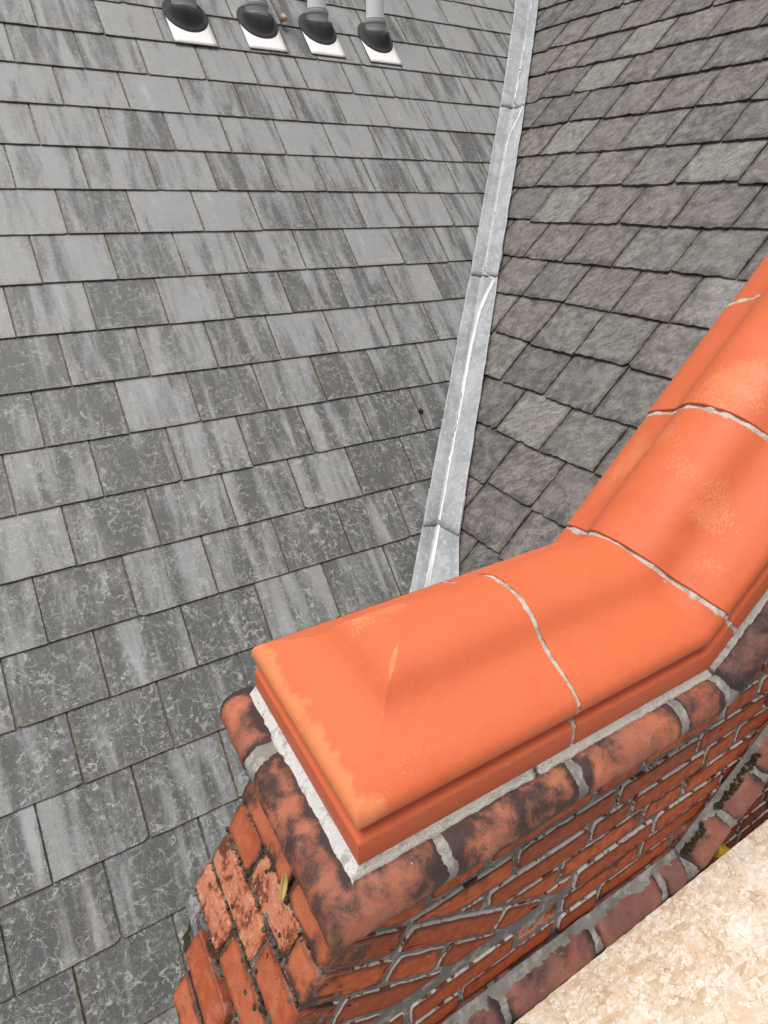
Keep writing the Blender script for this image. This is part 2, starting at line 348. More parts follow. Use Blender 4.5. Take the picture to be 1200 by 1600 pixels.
M_SL, M_SB, M_TC = slate_mat(), slate_brown_mat(), terracotta_mat()
M_BR = brick_mat('red_facing_brick', ((.25, .038, .008), (.50, .095, .016), (.22, .040, .012)), .40, .95, .5, rim=.6)
M_BE = brick_mat('red_end_brick', ((.36, .072, .026), (.48, .125, .05), (.46, .19, .11)), .46, .15, 1.0, rim=.35)
M_BN = brick_mat('bullnose_brick', ((.38, .10, .045), (.47, .15, .075), (.52, .26, .18)), .60, .0, 1.75, .35)
M_BD = brick_mat('bullnose_burnt_brick', ((.17, .075, .06), (.20, .085, .068), (.16, .085, .075)), .66, .0, 1.35, .8)
M_ST = brick_mat('purple_string_brick', ((.23, .072, .050), (.29, .092, .06), (.34, .22, .19)), .46, .0, 1.5, .6)
M_SP = spalled_mat()
M_MO = mortar_mat('grey_mortar', (.12, .122, .128), (.23, .23, .235), (.48, .47, .45), .5)
M_ME = mortar_mat('mossy_mortar', (.075, .065, .055), (.18, .155, .13), (.42, .37, .30), .5, .85, .008)
M_BED = mortar_mat('pale_bedding_mortar', (.44, .41, .37), (.62, .59, .54), (.27, .25, .22), .5)
M_WB = mortar_mat('white_bedding_mortar', (.50, .49, .47), (.76, .76, .755), (.16, .15, .135), .55)
M_JT = mortar_mat('joint_mortar', (.55, .50, .43), (.68, .63, .56), (.16, .12, .09), .45, .15)
M_RL = mortar_mat('roll_joint_mortar', (.20, .19, .18), (.33, .315, .29), (.52, .49, .45), .5, .25)
M_LD = lead_mat()
M_WS = plain('white_lime_streak', (.66, .66, .66), .6, .2, 120, .25)
M_OSB = osb_mat(); M_OE = plain('osb_cut_edge', (.30, .19, .11), .9, .8, 60, .6)
M_PV = plain('white_painted_pipe', (.86, .87, .88), .4, .05, 40, .12)
M_PC = plain('grey_pipe_collar', (.36, .37, .37), .45, .05, 60, .25)
M_RB = plain('black_rubber', (.045, .042, .047), .85, .15, 90, .5)
M_WP = plain('white_flashing_sheet', (.80, .80, .80), .45, .15, 26, .14)
M_YE = plain('yellow_plastic', (.62, .42, .03), .4, .1, 60, .3)
M_LF = plain('dry_leaf', (.50, .36, .13), .7, .4, 120, .5)
M_MS = plain('dark_moss', (.045, .032, .014), .95, .9, 160, .7)
M_SH = plain('tan_pebble', (.55, .40, .28), .6, .2, 60, .4)
M_UN = plain('dark_underlay', (.02, .02, .02), .9)
M_GR = plain('ground_earth', (.10, .095, .085), .95, .3, 4, .4)

# ------------------------------------------------------------------ geometry of the place (eye = 0,0,0; shifted up by Z0 at the end)
TH = R(46.469361); S_, C_ = sin(TH), cos(TH)
n1 = Vector((0, -S_, C_)); U1 = Vector((0, C_, S_)); n2 = Vector((-S_, 0, C_)); U2 = Vector((C_, 0, S_))
k1 = 2.0; k2 = k1*.8430978
def ray(px, py):
    return (fw*953.89+r2*(px-600)-u2*(py-800)).normalized()
def valley(z): return Vector((2.326+.94996*z, 2.759+.94996*z, z))

# ---- ground
mb = MB(); b = mb.add([(-600, -600, 0), (600, -600, 0), (600, 600, 0), (-600, 600, 0)]); mb.face((b, b+1, b+2, b+3))
g = link('ground', mb.mesh('ground'), M_GR); g.location.z = -Z0; tag(g, kind='structure')

# ---- slate roofs
def slates(rows, L, t, g, rag, prev, jit, seed):
    """rows: (tail v, [(u0,u1),...]); local x along the course, y up the slope, z out"""
    rnd = random.Random(seed); mb = MB()
    for v0, spans in rows:
        for u0, u1 in spans:
            r = rnd.random(); r = prev(u0, u1, v0, r) if prev else r; gap = rnd.uniform(.0008, .0022)*(1 if rag < .002 else 1.7); a, bb = u0+gap, u1-gap
            sk = rnd.gauss(0, jit); dz = rnd.uniform(0, .0012); dv = rnd.gauss(0, jit*.8); n = 14
            cl = rnd.choice((0, 0, 0, 0, 1, 2)); cs = rnd.uniform(.006, .018)*(1 if rag > .002 else .6)
            top, bot = [], []
            tl = []
            for i in range(n+1):
                q = i/n; x = lerp(a, bb, q); y = v0+dv+sk*(q-.5)+rag*nz(x*38, v0*9, seed)*1.1+rag*.6*nz(x*140, v0*9, seed)
                if cl == 1 and (x-a) < cs: y += (cs-(x-a))*.8
                if cl == 2 and (bb-x) < cs: y += (cs-(bb-x))*.8
                tl.append((x, y))
            def zt(y): return -(t+.0012)*(y-v0)/g+dz
            ys = [v0+g*.35, v0+g*.7, v0+g*1.05, v0+L]
            grid = [tl]+[[(lerp(a, bb, i/n)+((rag*.6*nz(y*60, u0*11, seed)) if i in (0, n) else 0), y) for i in range(n+1)] for y in ys]
            lift = rag*1.2
            idx = []
            for j, row in enumerate(grid):
                pts = [(x, y, zt(y)+(lift*nz(x*12, y*12, seed+2) if 0 <= j < 3 else 0)) for x, y in row]
                idx.append(mb.add(pts))
            for j in range(len(grid)-1):
                for i in range(n):
                    A, B = idx[j]+i, idx[j+1]+i
                    uv = [((p[0]-a)/(bb-a), max(0, (p[1]-v0)/g)) for p in (grid[j][i], grid[j][i+1], grid[j+1][i+1], grid[j+1][i])]
                    mb.face((A, A+1, B+1, B), r, 0, uv)
            # tail and side edges
            lt = [(x, y+rag*.5*nz(x*90, y*50, seed+5)+.0008, zt(y)-t) for x, y in tl]; bi = mb.add(lt)
            for i in range(n): mb.face((idx[0]+i, idx[0]+i+1, bi+i+1, bi+i), r, 0, [(.5, 0)]*4)
            for i0 in (0, n):
                ci = mb.add([(row[i0][0], row[i0][1], zt(row[i0][1])-t) for row in grid[1:]])
                ch = [bi+i0]+[ci+q for q in range(len(grid)-1)]; tp = [ix+i0 for ix in idx]
                for q in range(len(ch)-1): mb.face((tp[q], tp[q+1], ch[q+1], ch[q]), r, 0, [(0.02, .3)]*4)
    return mb
G1, W1 = .2015, .2464
rows = []
for i in range(-10, 18):
    v0 = 1.9511-G1*i; ph = .133 if i % 2 == 0 else .010
    z = (-k1*n1+U1*v0).z; xv = valley(z).x+.12
    sp = []; j = -5
    rr = random.Random(100+i); x = ph+W1*j
    while x < xv:
        x1 = ph+W1*(j+1)+rr.gauss(0, .003)
        sp.append((x, x1)); x = x1; j += 1
    rows.append((v0, sp))
main = empty('slate_roof', -k1*n1+U1*-1.3, 'large slope of flat grey lichen-streaked slates on the left of the lead valley', 'roof')
me = slates(rows, 2*G1+.05, .0052, G1, .0012, None, .0012, 11).mesh('slates')
def roof_obj(me, parent, M4, mats, name):
    o = bpy.data.objects.new(name, me); C.objects.link(o); me.materials.append(mats)
    o.parent = parent; o.matrix_parent_inverse = Matrix.Identity(4)
    o.matrix_local = Matrix.Translation(-Vector(parent.location)) @ M4
    return o
MM = Matrix(((1, 0, n1.x, 0), (0, U1.y, n1.y, 0), (0, U1.z, n1.z, 0), (0, 0, 0, 1))); MM.translation = -k1*n1
roof_obj(me, main, MM, M_SL, 'slates')
mb = MB(); P = [(-1.2, -1.75, -.03), (0.25, -1.75, -.03), (5.0, 3.9, -.03), (-1.2, 3.9, -.03)]; b = mb.add(P); mb.face((b, b+1, b+2, b+3)); roof_obj(mb.mesh('u'), main, MM, M_UN, 'underlay')

wing = empty('slate_roof', -k2*n2+U2*.3+Vector((0, .75, 0)), 'steep slope of ragged brown-grey slates on the right of the lead valley', 'roof')
G2 = .2007; first = {0: 1.625, 1: 1.755, 2: 1.908, 4: 2.121, 5: 2.283, 6: 2.416, 7: 2.562, 8: 2.698}
M2i = Matrix(((0, U2.x, n2.x, 0), (-1, 0, 0, 0), (0, U2.z, n2.z, 0), (0, 0, 0, 1))); M2i.translation = -k2*n2; M2i.invert()
PALE = []
for q, val in (((990, 620), .86), ((905, 595), .84), ((1085, 92), .86), ((1170, 75), .88), ((1140, 390), .36), ((1080, 100), .86), ((850, 570), .1), ((1060, 130), .2), ((940, 690), .48), ((1120, 470), .98), ((1010, 555), .7), ((1110, 20), .7)):
    d_ = ray(*q); PALE.append((M2i @ (d_*(-k2/d_.dot(n2))), val))
def pick(u0, u1, v0, r):
    for p_, val in PALE:
        if u0 <= p_.x <= u1 and v0 <= p_.y <= v0+G2: return val
    return min(r, .79) if r < .88 else .95
rows = []
for i in range(-5, 20):
    v0 = .285+G2*i; z = (-k2*n2+U2*v0).z; rr = random.Random(300+i)
    y = first.get(i, 1.5+.13*i); yv = valley(z).y+.15
    st = y
    spans = []
    yy = st
    while yy > .70:
        w_ = rr.choice((.236, .245, .25, .255, .262, .272)) if i > 2 else rr.choice((.236, .242, .246, .25))
        y2 = max(yy-w_, .68)
        if y2 < .80: y2 = .68
        spans.append((-yy, -y2)); yy = y2
    yy = st
    while yy < yv:
        y2 = yy+rr.choice((.225, .245, .25, .26)); spans.append((-y2, -yy)); yy = y2
    rows.append((v0, spans))
M2 = Matrix(((0, U2.x, n2.x, 0), (-1, 0, 0, 0), (0, U2.z, n2.z, 0), (0, 0, 0, 1))); M2.translation = -k2*n2
me = slates(rows, 2*G2+.05, .0088, G2, .0056, pick, .0048, 23).mesh('slates')
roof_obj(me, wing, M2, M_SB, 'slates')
mb = MB(); P = [(-.70, -1.0, -.045), (-.68, 4.2, -.045), (-5.0, 4.2, -.045), (-1.0, -.9, -.045)]; b = mb.add(P); mb.face((b, b+1, b+2, b+3)); roof_obj(mb.mesh('u'), wing, M2, M_UN, 'underlay')

# ---- lead valley, lapped sheets
lead = empty('lead_valley', valley(-1.85), 'long grey lead valley strip with a white streak between the two slate slopes', 'valley')
WL = [(-1.9, .085), (-1.246, .085), (-.329, .09), (.46, .105), (1.14, .15), (2, .17)]
WR = [(-1.9, .185), (-1.21, .172), (-1.12, .14), (-.33, .117), (.45, .104), (1.15, .065), (2, .06)]
vd = (valley(1)-valley(0)).normalized()
laps = [-1.95, -1.12, -.328, .46, 1.25, 2.1]
STK = [(-1.9, .012), (-1.25, .004), (-1.12, .008), (-.8, .010), (-.6, .014), (-.47, .030), (-.40, .060), (-.34, .10), (-.325, -.004), (.2, -.004), (.30, .02), (.40, .07), (.46, .09), (.47, 0), (1.3, .0)]
def lead_pt(z, q, lift=0.):
    """q in -1..1 across; returns point"""
    V = valley(z)
    wlf = interp(z, WL); wrt = interp(z, WR)
    rag = .004*nz(z*14, q, 3)+.002*nz(z*50, q, 4)
    if q < 0:
        x = V.x+q*(wlf+rag); yv = (x-V.x)
        p = Vector((x, V.y, V.z)); nn = n1
    else:
        p = Vector((V.x, V.y-q*(wrt+rag), V.z)); nn = n2
    a = abs(q); rd = max(0, 1-a*3.2)**2
    up_ = (n1+n2).normalized()
    p = p+nn*(.010*min(1, a*3+.0))+up_*(.016*rd+.008)
    return p+nn*lift+nn*(.004*nz(z*5, q*2, 9)+.0015*nz(z*22, q*5, 8)*(1-rd))
for i in range(len(laps)-1):
    z0, z1 = laps[i], laps[i+1]+.10
    mb = MB(); nq, ns = 20, 60; ids = []
    for j in range(ns+1):
        z = lerp(z0, z1, j/ns); row = []
        for q in range(nq+1):
            qq = -1+2*q/nq
            zz = z + (.010*(1-abs(qq))*-1 if j == 0 else 0) + (.004*nz(qq*4, i, 5) if j == 0 else 0)
            lf = .0045*max(0, 1-(z-z0)/.5) - .003*max(0, (z-laps[i+1])/.1)
            row.append(lead_pt(zz, qq, lf))
        ids.append(mb.add(row))
    for j in range(ns):
        for q in range(nq): mb.face((ids[j]+q, ids[j]+q+1, ids[j+1]+q+1, ids[j+1]+q), i*.37)
    sh = link('lead_sheet', mb.mesh('lead_sheet', True), M_LD, lead)
    so_ = sh.modifiers.new('t', 'SOLIDIFY'); so_.thickness = .0025; so_.offset = -1
    # white streak lying on the sheet
    mb = MB(); ids = []; ns = 70
    for j in range(ns+1):
        z = lerp(z0+.004, laps[i+1]+.005, j/ns); c = interp(z, STK)
        wr_, wl_ = interp(z, WR), interp(z, WL)
        hw = .0075*(1+.35*nz(z*20, 1, 2)) * interp(z, [(-2, 2.6), (-1.2, 2.4), (-1.1, 1.5), (-.75, 1.35), (-.45, 1.9), (-.34, 1.2), (-.3, .35), (.2, .4), (.4, 1.0), (.46, .8), (.5, .3), (1.3, .3)])
        row = []
        for s in (-1, -.33, .33, 1):
            d = c+s*hw+.003*nz(z*30, s, 6); q = d/wr_ if d > 0 else d/wl_
            row.append(lead_pt(z, q, .0056+.0045*max(0, 1-(z-z0)/.5)))
        ids.append(mb.add(row))
    for j in range(ns):
        for q in range(3): mb.face((ids[j]+q, ids[j]+q+1, ids[j+1]+q+1, ids[j+1]+q))
    lk = link('lime_streak', mb.mesh('lime_streak', True), M_WS, sh); lk.data.transform(Matrix.Translation(-Vector(lead.location)))

# ---- terracotta coping
YC, ZB, XL, XM = .5935, -.72, .213, .905
PRF = [(.1765, -.007), (.1775, .010), (.1772, .030), (.1755, .036), (.166, .044), (.158, .049), (.160, .053), (.170, .056), (.1770, .062), (.1785, .070), (.1770, .078), (.172, .086), (.160, .0955), (.146, .104), (.126, .1135), (.106, .124), (.092, .134), (.082, .145), (.072, .157), (.062, .166), (.048, .1745), (.030, .1805), (.012, .1832), (0, .1835)]
PR = catmull(PRF, 3)
NP = len(PR)
RK = Vector((C_, 0, S_)); RN = Vector((-S_, 0, C_))
def hz_pt(x, d, z): return Vector((x, YC+d, ZB+z))
def rk_pt(s, d, z): return Vector((XM, YC+d, ZB))+RK*s+RN*z
MIT = tan(TH/2)
copg = 'terracotta coping stones along the parapet'
def edge_at(z):   # bare body shows along the lip arris
    return 0
def coping_hip():
    x1 = .5705; xr = XL+.1775; mb = MB(); ids = []; nf = 40; ne = 30
    for d, z in PR:
        row = []; ed = []
        xe = xr-d
        for i in range(nf+1):
            q = i/nf; x = lerp(x1, xe, q); row.append(hz_pt(x, -d, z)); ed.append(x)
        for i in range(1, ne): row.append(hz_pt(xe, lerp(-d, d, i/ne), z)); ed.append(0)
        for i in range(nf+1):
            q = i/nf; x = lerp(xe, x1, q); row.append(hz_pt(x, d, z)); ed.append(x)
        E = []
        for p in row:
            # distance from the left outer arris, plus a patch at the near corner and on the hips
            dl = p.x-XL; fr = p.y-(YC-.1775); bk = (YC+.1775)-p.y
            e = 0.
            if z > .06:
                e = max(e, .95-dl*17) if dl < .1 else e
                e = max(e, .98-math.hypot(dl, fr)*9)
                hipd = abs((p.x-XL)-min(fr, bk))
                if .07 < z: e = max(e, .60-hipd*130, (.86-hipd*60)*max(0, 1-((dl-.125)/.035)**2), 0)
                e = max(e, .62-bk*7)
            E.append(max(0, min(1, e)))
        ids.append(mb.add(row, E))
    n = len(row)
    for a, b in zip(ids, ids[1:]):
        for i in range(n-1): mb.face((a+i, a+i+1, b+i+1, b+i), .13)
    # joint end face and underside
    mb.face([k for k in ids]+[k+n-1 for k in reversed(ids)], .13)
    mb.face([ids[0]+i for i in range(n)], .13)
    return mb
def coping_run(path_planes, seed, off=0.):
    """path_planes: list of functions (d,z)->point, successive sections"""
    sec = [(-d, z) for d, z in PR]+[(d, z) for d, z in reversed(PR[:-1])]
    mb = MB(); ids = []
    for f in path_planes: ids.append(mb.add([f(d, z) for d, z in sec], [0.]*len(sec)))
    n = len(sec)
    for a, b in zip(ids, ids[1:]):
        for i in range(n-1): mb.face((a+i, a+i+1, b+i+1, b+i), seed)
        mb.face((a, b, b+n-1, a+n-1), seed)
    mb.face([ids[0]+i for i in range(n)], seed); mb.face([ids[-1]+i for i in range(n)], seed)
    return mb
def joint_strip(f0, f1, inset, seed, parent):
    sec = [(-d, z) for d, z in PR]+[(d, z) for d, z in reversed(PR[:-1])]
    mb = MB(); ids = []
    for q in range(5):
        t = q/4; row = []
        for i, (d, z) in enumerate(sec):
            a, b = f0(d, z), f1(d, z); p = a.lerp(b, t)
            cen = f0(0, .03).lerp(f1(0, .03), t); v = (cen-p).normalized()
            dd = .0011+.0040*nz(i*.30, q*.25, seed*3.7)+.0012*nz(i*.9, q, seed)+(.0004, 0, 0, .0006, .0016)[q]
            row.append(p+v*dd)
        ids.append(mb.add(row))
    n = len(sec)
    for a, b in zip(ids, ids[1:]):
        for i in range(n-1): mb.face((a+i, a+i+1, b+i+1, b+i))
    return link('mortar_joint', mb.mesh('mortar_joint', True), M_JT, parent)
def H(x): return lambda d, z: hz_pt(x+.0022*nz(d*22, z*22, x*9), d, z)
def K(s, dy=0., dn=0.): return lambda d, z: rk_pt(s+.0022*nz(d*22, z*22, s*9+2), d, z)+Vector((0, dy, 0))+RN*dn
def soften(o, wdt=.0022):
    m = o.modifiers.new('arris', 'BEVEL'); m.width = wdt; m.segments = 2; m.limit_method = 'ANGLE'; m.angle_limit = R(50)
hip = empty('coping_stone', (.40, YC, ZB), 'orange terracotta coping stone with a hipped end, lowest on the parapet', 'coping stone', copg)
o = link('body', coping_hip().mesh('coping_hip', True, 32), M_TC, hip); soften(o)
joint_strip(H(.5668), H(.5815), .0015, 3, hip)
SJ = [.079, .367, .643, .922, 1.202, 1.482, 1.762, 2.042, 2.322, 2.602]
bend = empty('coping_stone', (.75, YC, ZB), 'orange terracotta coping stone bent from level to slope beside the hipped one', 'coping stone', copg)
pl = [H(lerp(.5785, .80, i/12)) for i in range(13)]
pl += [(lambda t: (lambda d, z: hz_pt(lerp(.80, XM-z*MIT, t), d, z)))(i/6) for i in range(1, 7)]
pl += [(lambda t: (lambda d, z: rk_pt(lerp(z*MIT, SJ[0]-.004, t), d, z)))(i/5) for i in range(1, 5)]+[K(SJ[0]-.004)]
o = link('body', coping_run(pl, .43).mesh('coping_bend', True, 30), M_TC, bend); soften(o)
joint_strip(K(SJ[0]-.0085), K(SJ[0]+.0075), .001, 4, bend)
labs = ['orange terracotta coping stone, first on the slope above the bent one, with worn pale patch',
        'orange terracotta coping stone, second on the slope, at the right edge of the photo',
        'orange terracotta coping stone, third on the slope, just beyond the photo edge']+['orange terracotta coping stone, %s on the slope, out of the photo to the upper right' % q for q in ('fourth', 'fifth', 'sixth')]
for i in range(6):
    dy, dn = ((.0, .0035), (.002, .006), (-.001, .004), (.001, .006), (0, .003), (.002, .005))[i]
    e_ = empty('coping_stone', rk_pt((SJ[i]+SJ[i+1])/2, 0, 0), labs[i], 'coping stone', copg)
    a, b = SJ[i]+.004, SJ[i+1]-.004
    o = link('body', coping_run([K(lerp(a, b, t/14), dy, dn) for t in range(15)], .2+.27*(i % 3)).mesh('coping_rake', True, 32), M_TC, e_); soften(o)
    joint_strip(K(SJ[i+1]-.008, dy, dn*.9), K(SJ[i+1]+.0065, dy, dn*.9), .001, 5+i, e_)

# ---- brick parapet
YF, YB = .41, .722
par = empty('brick_parapet', (.6, YF, -1.3), 'old red brick parapet wall with dark pointing carrying the orange coping', 'wall')
XEND = 2.55
def clip(poly, n, c):
    """keep n.p <= c"""
    out = []
    for i in range(len(poly)):
        p, q = poly[i], poly[(i+1) % len(poly)]
        a, b = n[0]*p[0]+n[1]*p[1]-c, n[0]*q[0]+n[1]*q[1]-c
        if a <= 0: out.append(p)
        if (a < 0 < b) or (b < 0 < a):
            t = a/(a-b); out.append((lerp(p[0], q[0], t), lerp(p[1], q[1], t)))
    return out
def area(p): return .5*sum(p[i][0]*p[(i+1) % len(p)][1]-p[(i+1) % len(p)][0]*p[i][1] for i in range(len(p)))
def clean(p, eps=.004):
    o = []
    for q in p:
        if not o or math.hypot(q[0]-o[-1][0], q[1]-o[-1][1]) > eps: o.append(q)
    if len(o) > 1 and math.hypot(o[0][0]-o[-1][0], o[0][1]-o[-1][1]) < eps: o.pop()
    return o
def inset(poly, d):
    out = poly
    for i in range(len(poly)):
        p, q = poly[i], poly[(i+1) % len(poly)]; ex, ey = q[0]-p[0], q[1]-p[1]; L = math.hypot(ex, ey)
        if L < 1e-6: continue
        nx, ny = ey/L, -ex/L
        out = clip(out, (nx, ny), nx*p[0]+ny*p[1]-d)
        if len(out) < 3: return []
    return out
def exit_(poly, x, y, dx, dy):
    best = 1.
    for i in range(len(poly)):
        p, q = poly[i], poly[(i+1) % len(poly)]; ex, ey = q[0]-p[0], q[1]-p[1]; L = math.hypot(ex, ey); nx, ny = -ey/L, ex/L
        d = (x-p[0])*nx+(y-p[1])*ny; v = dx*nx+dy*ny
        if v < -1e-4 and d > -1e-4: best = min(best, max(d, 0)/-v)
    return best
def brick(mb, poly, frame, seed, r, depth=.035, proud=0., bev=.0035, jag=.0011, mat=0, cap=.0, ins=.0058):
    """poly: convex, counter-clockwise, 2D in frame (origin, a, b, outward normal)"""
    if area(poly) < 0: poly = poly[::-1]
    poly = clean(inset(poly, ins))
    if len(poly) < 3 or area(poly) < 2.5e-4: return
    tight = len(inset(poly, bev*1.7+.009)) < 3
    if tight and len(inset(poly, .006)) < 3: return
    if tight: bev = min(bev, .002)
    O, A, B, N = frame; pts = []; inn = []; lim = []
    m = len(poly)
    nr = []
    for i in range(m):
        p, q = poly[i], poly[(i+1) % m]; ex, ey = q[0]-p[0], q[1]-p[1]; L = math.hypot(ex, ey); nr.append((-ey/L, ex/L, L))
    for i in range(m):
        p, q = poly[i], poly[(i+1) % m]; k = max(1, int(nr[i][2]/.011))
        for j in range(k):
            t = j/k; x, y = lerp(p[0], q[0], t), lerp(p[1], q[1], t)
            if j == 0:
                a, b2 = nr[i-1], nr[i]; s = 1+a[0]*b2[0]+a[1]*b2[1]; ix, iy = ((a[0]+b2[0])/max(s, .5), (a[1]+b2[1])/max(s, .5)); rd = bev*.55
                x += ix*rd; y += iy*rd
            else: ix, iy = nr[i][0], nr[i][1]
            jx, jy = jag*nz(x*85, y*85, 1, seed=seed)*1.6, jag*nz(x*85, y*85, 9, seed=seed)*1.6
            ex_ = exit_(poly, x, y, ix, iy); bb = min(bev*(1+.7*nz(x*60, y*60, 4, seed=seed)), .22*ex_)
            lim.append(.40*ex_)
            pts.append((x+jx, y+jy)); inn.append((x+jx+ix*bb, y+jy+iy*bb, ix, iy))
    def W(p, h): return O+A*p[0]+B*p[1]+N*h
    cx = sum(p[0] for p in pts)/len(pts); cy = sum(p[1] for p in pts)/len(pts)
    n = len(pts)
    i0 = mb.add([W(p, -depth) for p in pts], 1.); i1 = mb.add([W(p, proud-bev*.9) for p in pts], 1.)
    i2 = mb.add([W(p, proud+cap*nz(p[0]*45, p[1]*45, 2, seed=seed)) for p in inn], .55)
    q_ = .0015 if tight else .009
    q1 = [(p[0]+p[2]*min(q_, max(0, l_-bev)), p[1]+p[3]*min(q_, max(0, l_-bev))) for p, l_ in zip(inn, lim)]
    i3 = mb.add([W(p, proud+cap*nz(p[0]*45, p[1]*45, 2, seed=seed)) for p in q1], .0)
    for i in range(n):
        j = (i+1) % n
        mb.face((i0+i, i0+j, i1+j, i1+i), r, mat); mb.face((i1+i, i1+j, i2+j, i2+i), r, mat); mb.face((i2+i, i2+j, i3+j, i3+i), r, mat)
    mb.face([i3+i for i in range(n)], r, mat)
# 2D front plane (x,z)
FR = (Vector((0, YF, 0)), Vector((1, 0, 0)), Vector((0, 0, 1)), Vector((0, -1, 0)))
ZT = -.805                               # underside of the bullnose course
EO = (.173, -.866); ED = (-.56, -.8285)  # raked end line: start and direction
# tumbled wedge: top line J0 and bed D
J0a, J0b = (.178, -.838), (.605, -1.110); DZ = -1.110
jl = math.hypot(J0b[0]-J0a[0], J0b[1]-J0a[1]); jd = ((J0b[0]-J0a[0])/jl, (J0b[1]-J0a[1])/jl); jn = (-jd[1], jd[0])   # jn points up
jc = jn[0]*J0a[0]+jn[1]*J0a[1]
en = (-.8285, .56); ec = en[0]*EO[0]+en[1]*EO[1]; ecl = ec
PITCH = .0608
RKT = lambda x: -.816+(x-.945)*tan(TH)       # underside of raking bullnose at the wall face
STX = 1.0; STZ = -1.262
RKS = lambda x: STZ+(x-STX)*tan(TH)
rn = (-S_, C_)                              # upward normal of the rake, 2D
rct = rn[0]*.945+rn[1]*ZT; rcs = rn[0]*STX+rn[1]*STZ
mbF = MB()
rb = random.Random(5)
def course(z1, z0, x0, x1, off, fn, pat):
    x = x0-off; i = 0
    while x < x1:
        L = (.226 if pat[i % len(pat)] == 's' else .112)+rb.gauss(0, .004); i += 1
        fn([(x, z0), (x+L, z0), (x+L, z1), (x, z1)], rb.random(), rb.randint(0, 999)); x += L
PATS = ['sssh', 'shsh', 'ssss', 'hshs', 'sssh', 'shss']
zc = 1.2; i = 0
ztop = ZT
zs = []
zc = ZT-.030
while zc < 1.2: zc += PITCH
zz = ZT-.030+PITCH*30
ci = 0
while zz > -2.35:
    z1, z0 = zz, zz-PITCH; zz = z0; ci += 1
    if z0 < DZ-.3*PITCH and z1 > DZ+.3*PITCH: pass
    def fn(poly, r, sd):
        tilt = .0
        base = poly
        pr = rb.uniform(-.0025, .0025)
        # above the string
        X0, X1 = poly[0][0], poly[1][0]
        if z1 <= ZT: parts = [base]
        elif z0 >= ZT: parts = [clip(base, rn, rct)]
        else: parts = [clip(clip(base, (1, 0), .945), (0, 1), ZT), clip(clip(base, (-1, 0), -.945), rn, rct)]
        for p in parts:
            if len(p) > 2: sub(p, X0, X1, r, sd, pr)
    def sub(p, X0, X1, r, sd, pr):
        sp = rb.random() < .10
        # upper part: above the string rake / string level
        zmid = (z0+z1)/2
        up_ = clip(p, (-rn[0], -rn[1]), -rcs) if X1 > STX else p
        up_ = clip(up_, (0, -1), -STZ) if X0 < STX and len(up_) > 2 else up_
        if len(up_) > 2:
            if z1 > DZ+.01:
                q = clip(up_, (-jn[0], -jn[1]), -jc) if X0 < J0b[0]+.05 else up_
                if len(q) > 2 and X0 < J0b[0]: q = clip(q, (0, -1), -DZ) if z0 < DZ else q
            else:
                q = clip(up_, (-1, 0), -.022)
            q = clip(q, en, ec-.001) if len(q) > 2 and z1 > DZ else q
            if len(q) > 2: brick(mbF, q, FR, sd, r, proud=pr-(.004 if sp else 0), mat=1 if sp else 0, cap=.004 if sp else .0012)
        for lo in ([clip(clip(p, (1, 0), STX), (0, 1), STZ-.085)] + [clip(clip(p, (-1, 0), -STX), rn, rcs-.06)]):
            lo = clip(lo, (-1, 0), -.022) if len(lo) > 2 else lo
            if len(lo) > 2: brick(mbF, lo, FR, sd, r, proud=pr)
    course(z1-.0, z0, -.1 if z1 < DZ+.02 else .15, XEND, rb.choice((0, .06, .113, .17)), fn, PATS[ci % 6])
# tumbled courses, laid square to the raked end
for t in range(6):
    c1 = jc-PITCH*t; c0 = jc-PITCH*(t+1)
    # local coordinates along jd from the end line
    s = -.20; i = 0; off = (.0, .10, .05, .12, .03, .09)[t]; s -= off
    while s < .7:
        L = .226 if (i+t) % 3 else .112
        poly = [(jd[0]*a+jn[0]*c, jd[1]*a+jn[1]*c) for a, c in ((s+jd[0]*J0a[0]+jd[1]*J0a[1], c0), (s+L+jd[0]*J0a[0]+jd[1]*J0a[1], c0), (s+L+jd[0]*J0a[0]+jd[1]*J0a[1], c1), (s+jd[0]*J0a[0]+jd[1]*J0a[1], c1))]
        s += L; i += 1
        p = clip(poly, en, ec-.001)
        p = clip(p, (0, -1), -DZ) if len(p) > 2 else p
        p = clip(p, (0, 1), ZT-.004) if len(p) > 2 else p
        p = clip(p, (-1, 0), -.022) if len(p) > 2 else p
        if len(p) > 2: brick(mbF, p, FR, rb.randint(0, 999), rb.random(), proud=rb.uniform(-.002, .003), jag=.0014)
link('facing_bricks', mbF.mesh('facing_bricks'), [M_BR, M_SP], par)
# raked end face bricks: frame a = +Y, b = down the rake
EF = (Vector((EO[0], 0, EO[1])), Vector((0, 1, 0)), Vector((ED[0], 0, ED[1])), Vector((en[0], 0, en[1])))
mbE = MB()
def endrow(i, cuts, proud, mats, cap, jag, yb=None, fr=EF, pitch=.0615, b0=-.028, mbx=mbE):
    for j in range(len(cuts)-1):
        ya, yb_ = cuts[j], cuts[j+1]
        mt = mats[j % len(mats)]; pr = proud[j % len(proud)]
        poly = [(ya, b0+pitch*i), (yb_, b0+pitch*i), (yb_, b0+pitch*(i+1)), (ya, b0+pitch*(i+1))]
        brick(mbx, poly, fr, rb.randint(0, 999), rb.random(), depth=.06, proud=pr, bev=.0026 if mt == 0 else .0036, jag=min(jag, .0014), mat=mt, cap=cap*.32 if mt else .0012, ins=.0036)
endrow(0, [.4065, .530, .722], [.006, .008], [0, 0], .006, .0016)
endrow(1, [.4065, .475, .615, .718], [.004, .001, .003], [0, 1, 0], .007, .002)
endrow(2, [.4065, .52, .712], [.003, .005], [0, 1], .009, .003)
endrow(3, [.4065, .585, .716], [.003, .006], [0, 1], .009, .003)
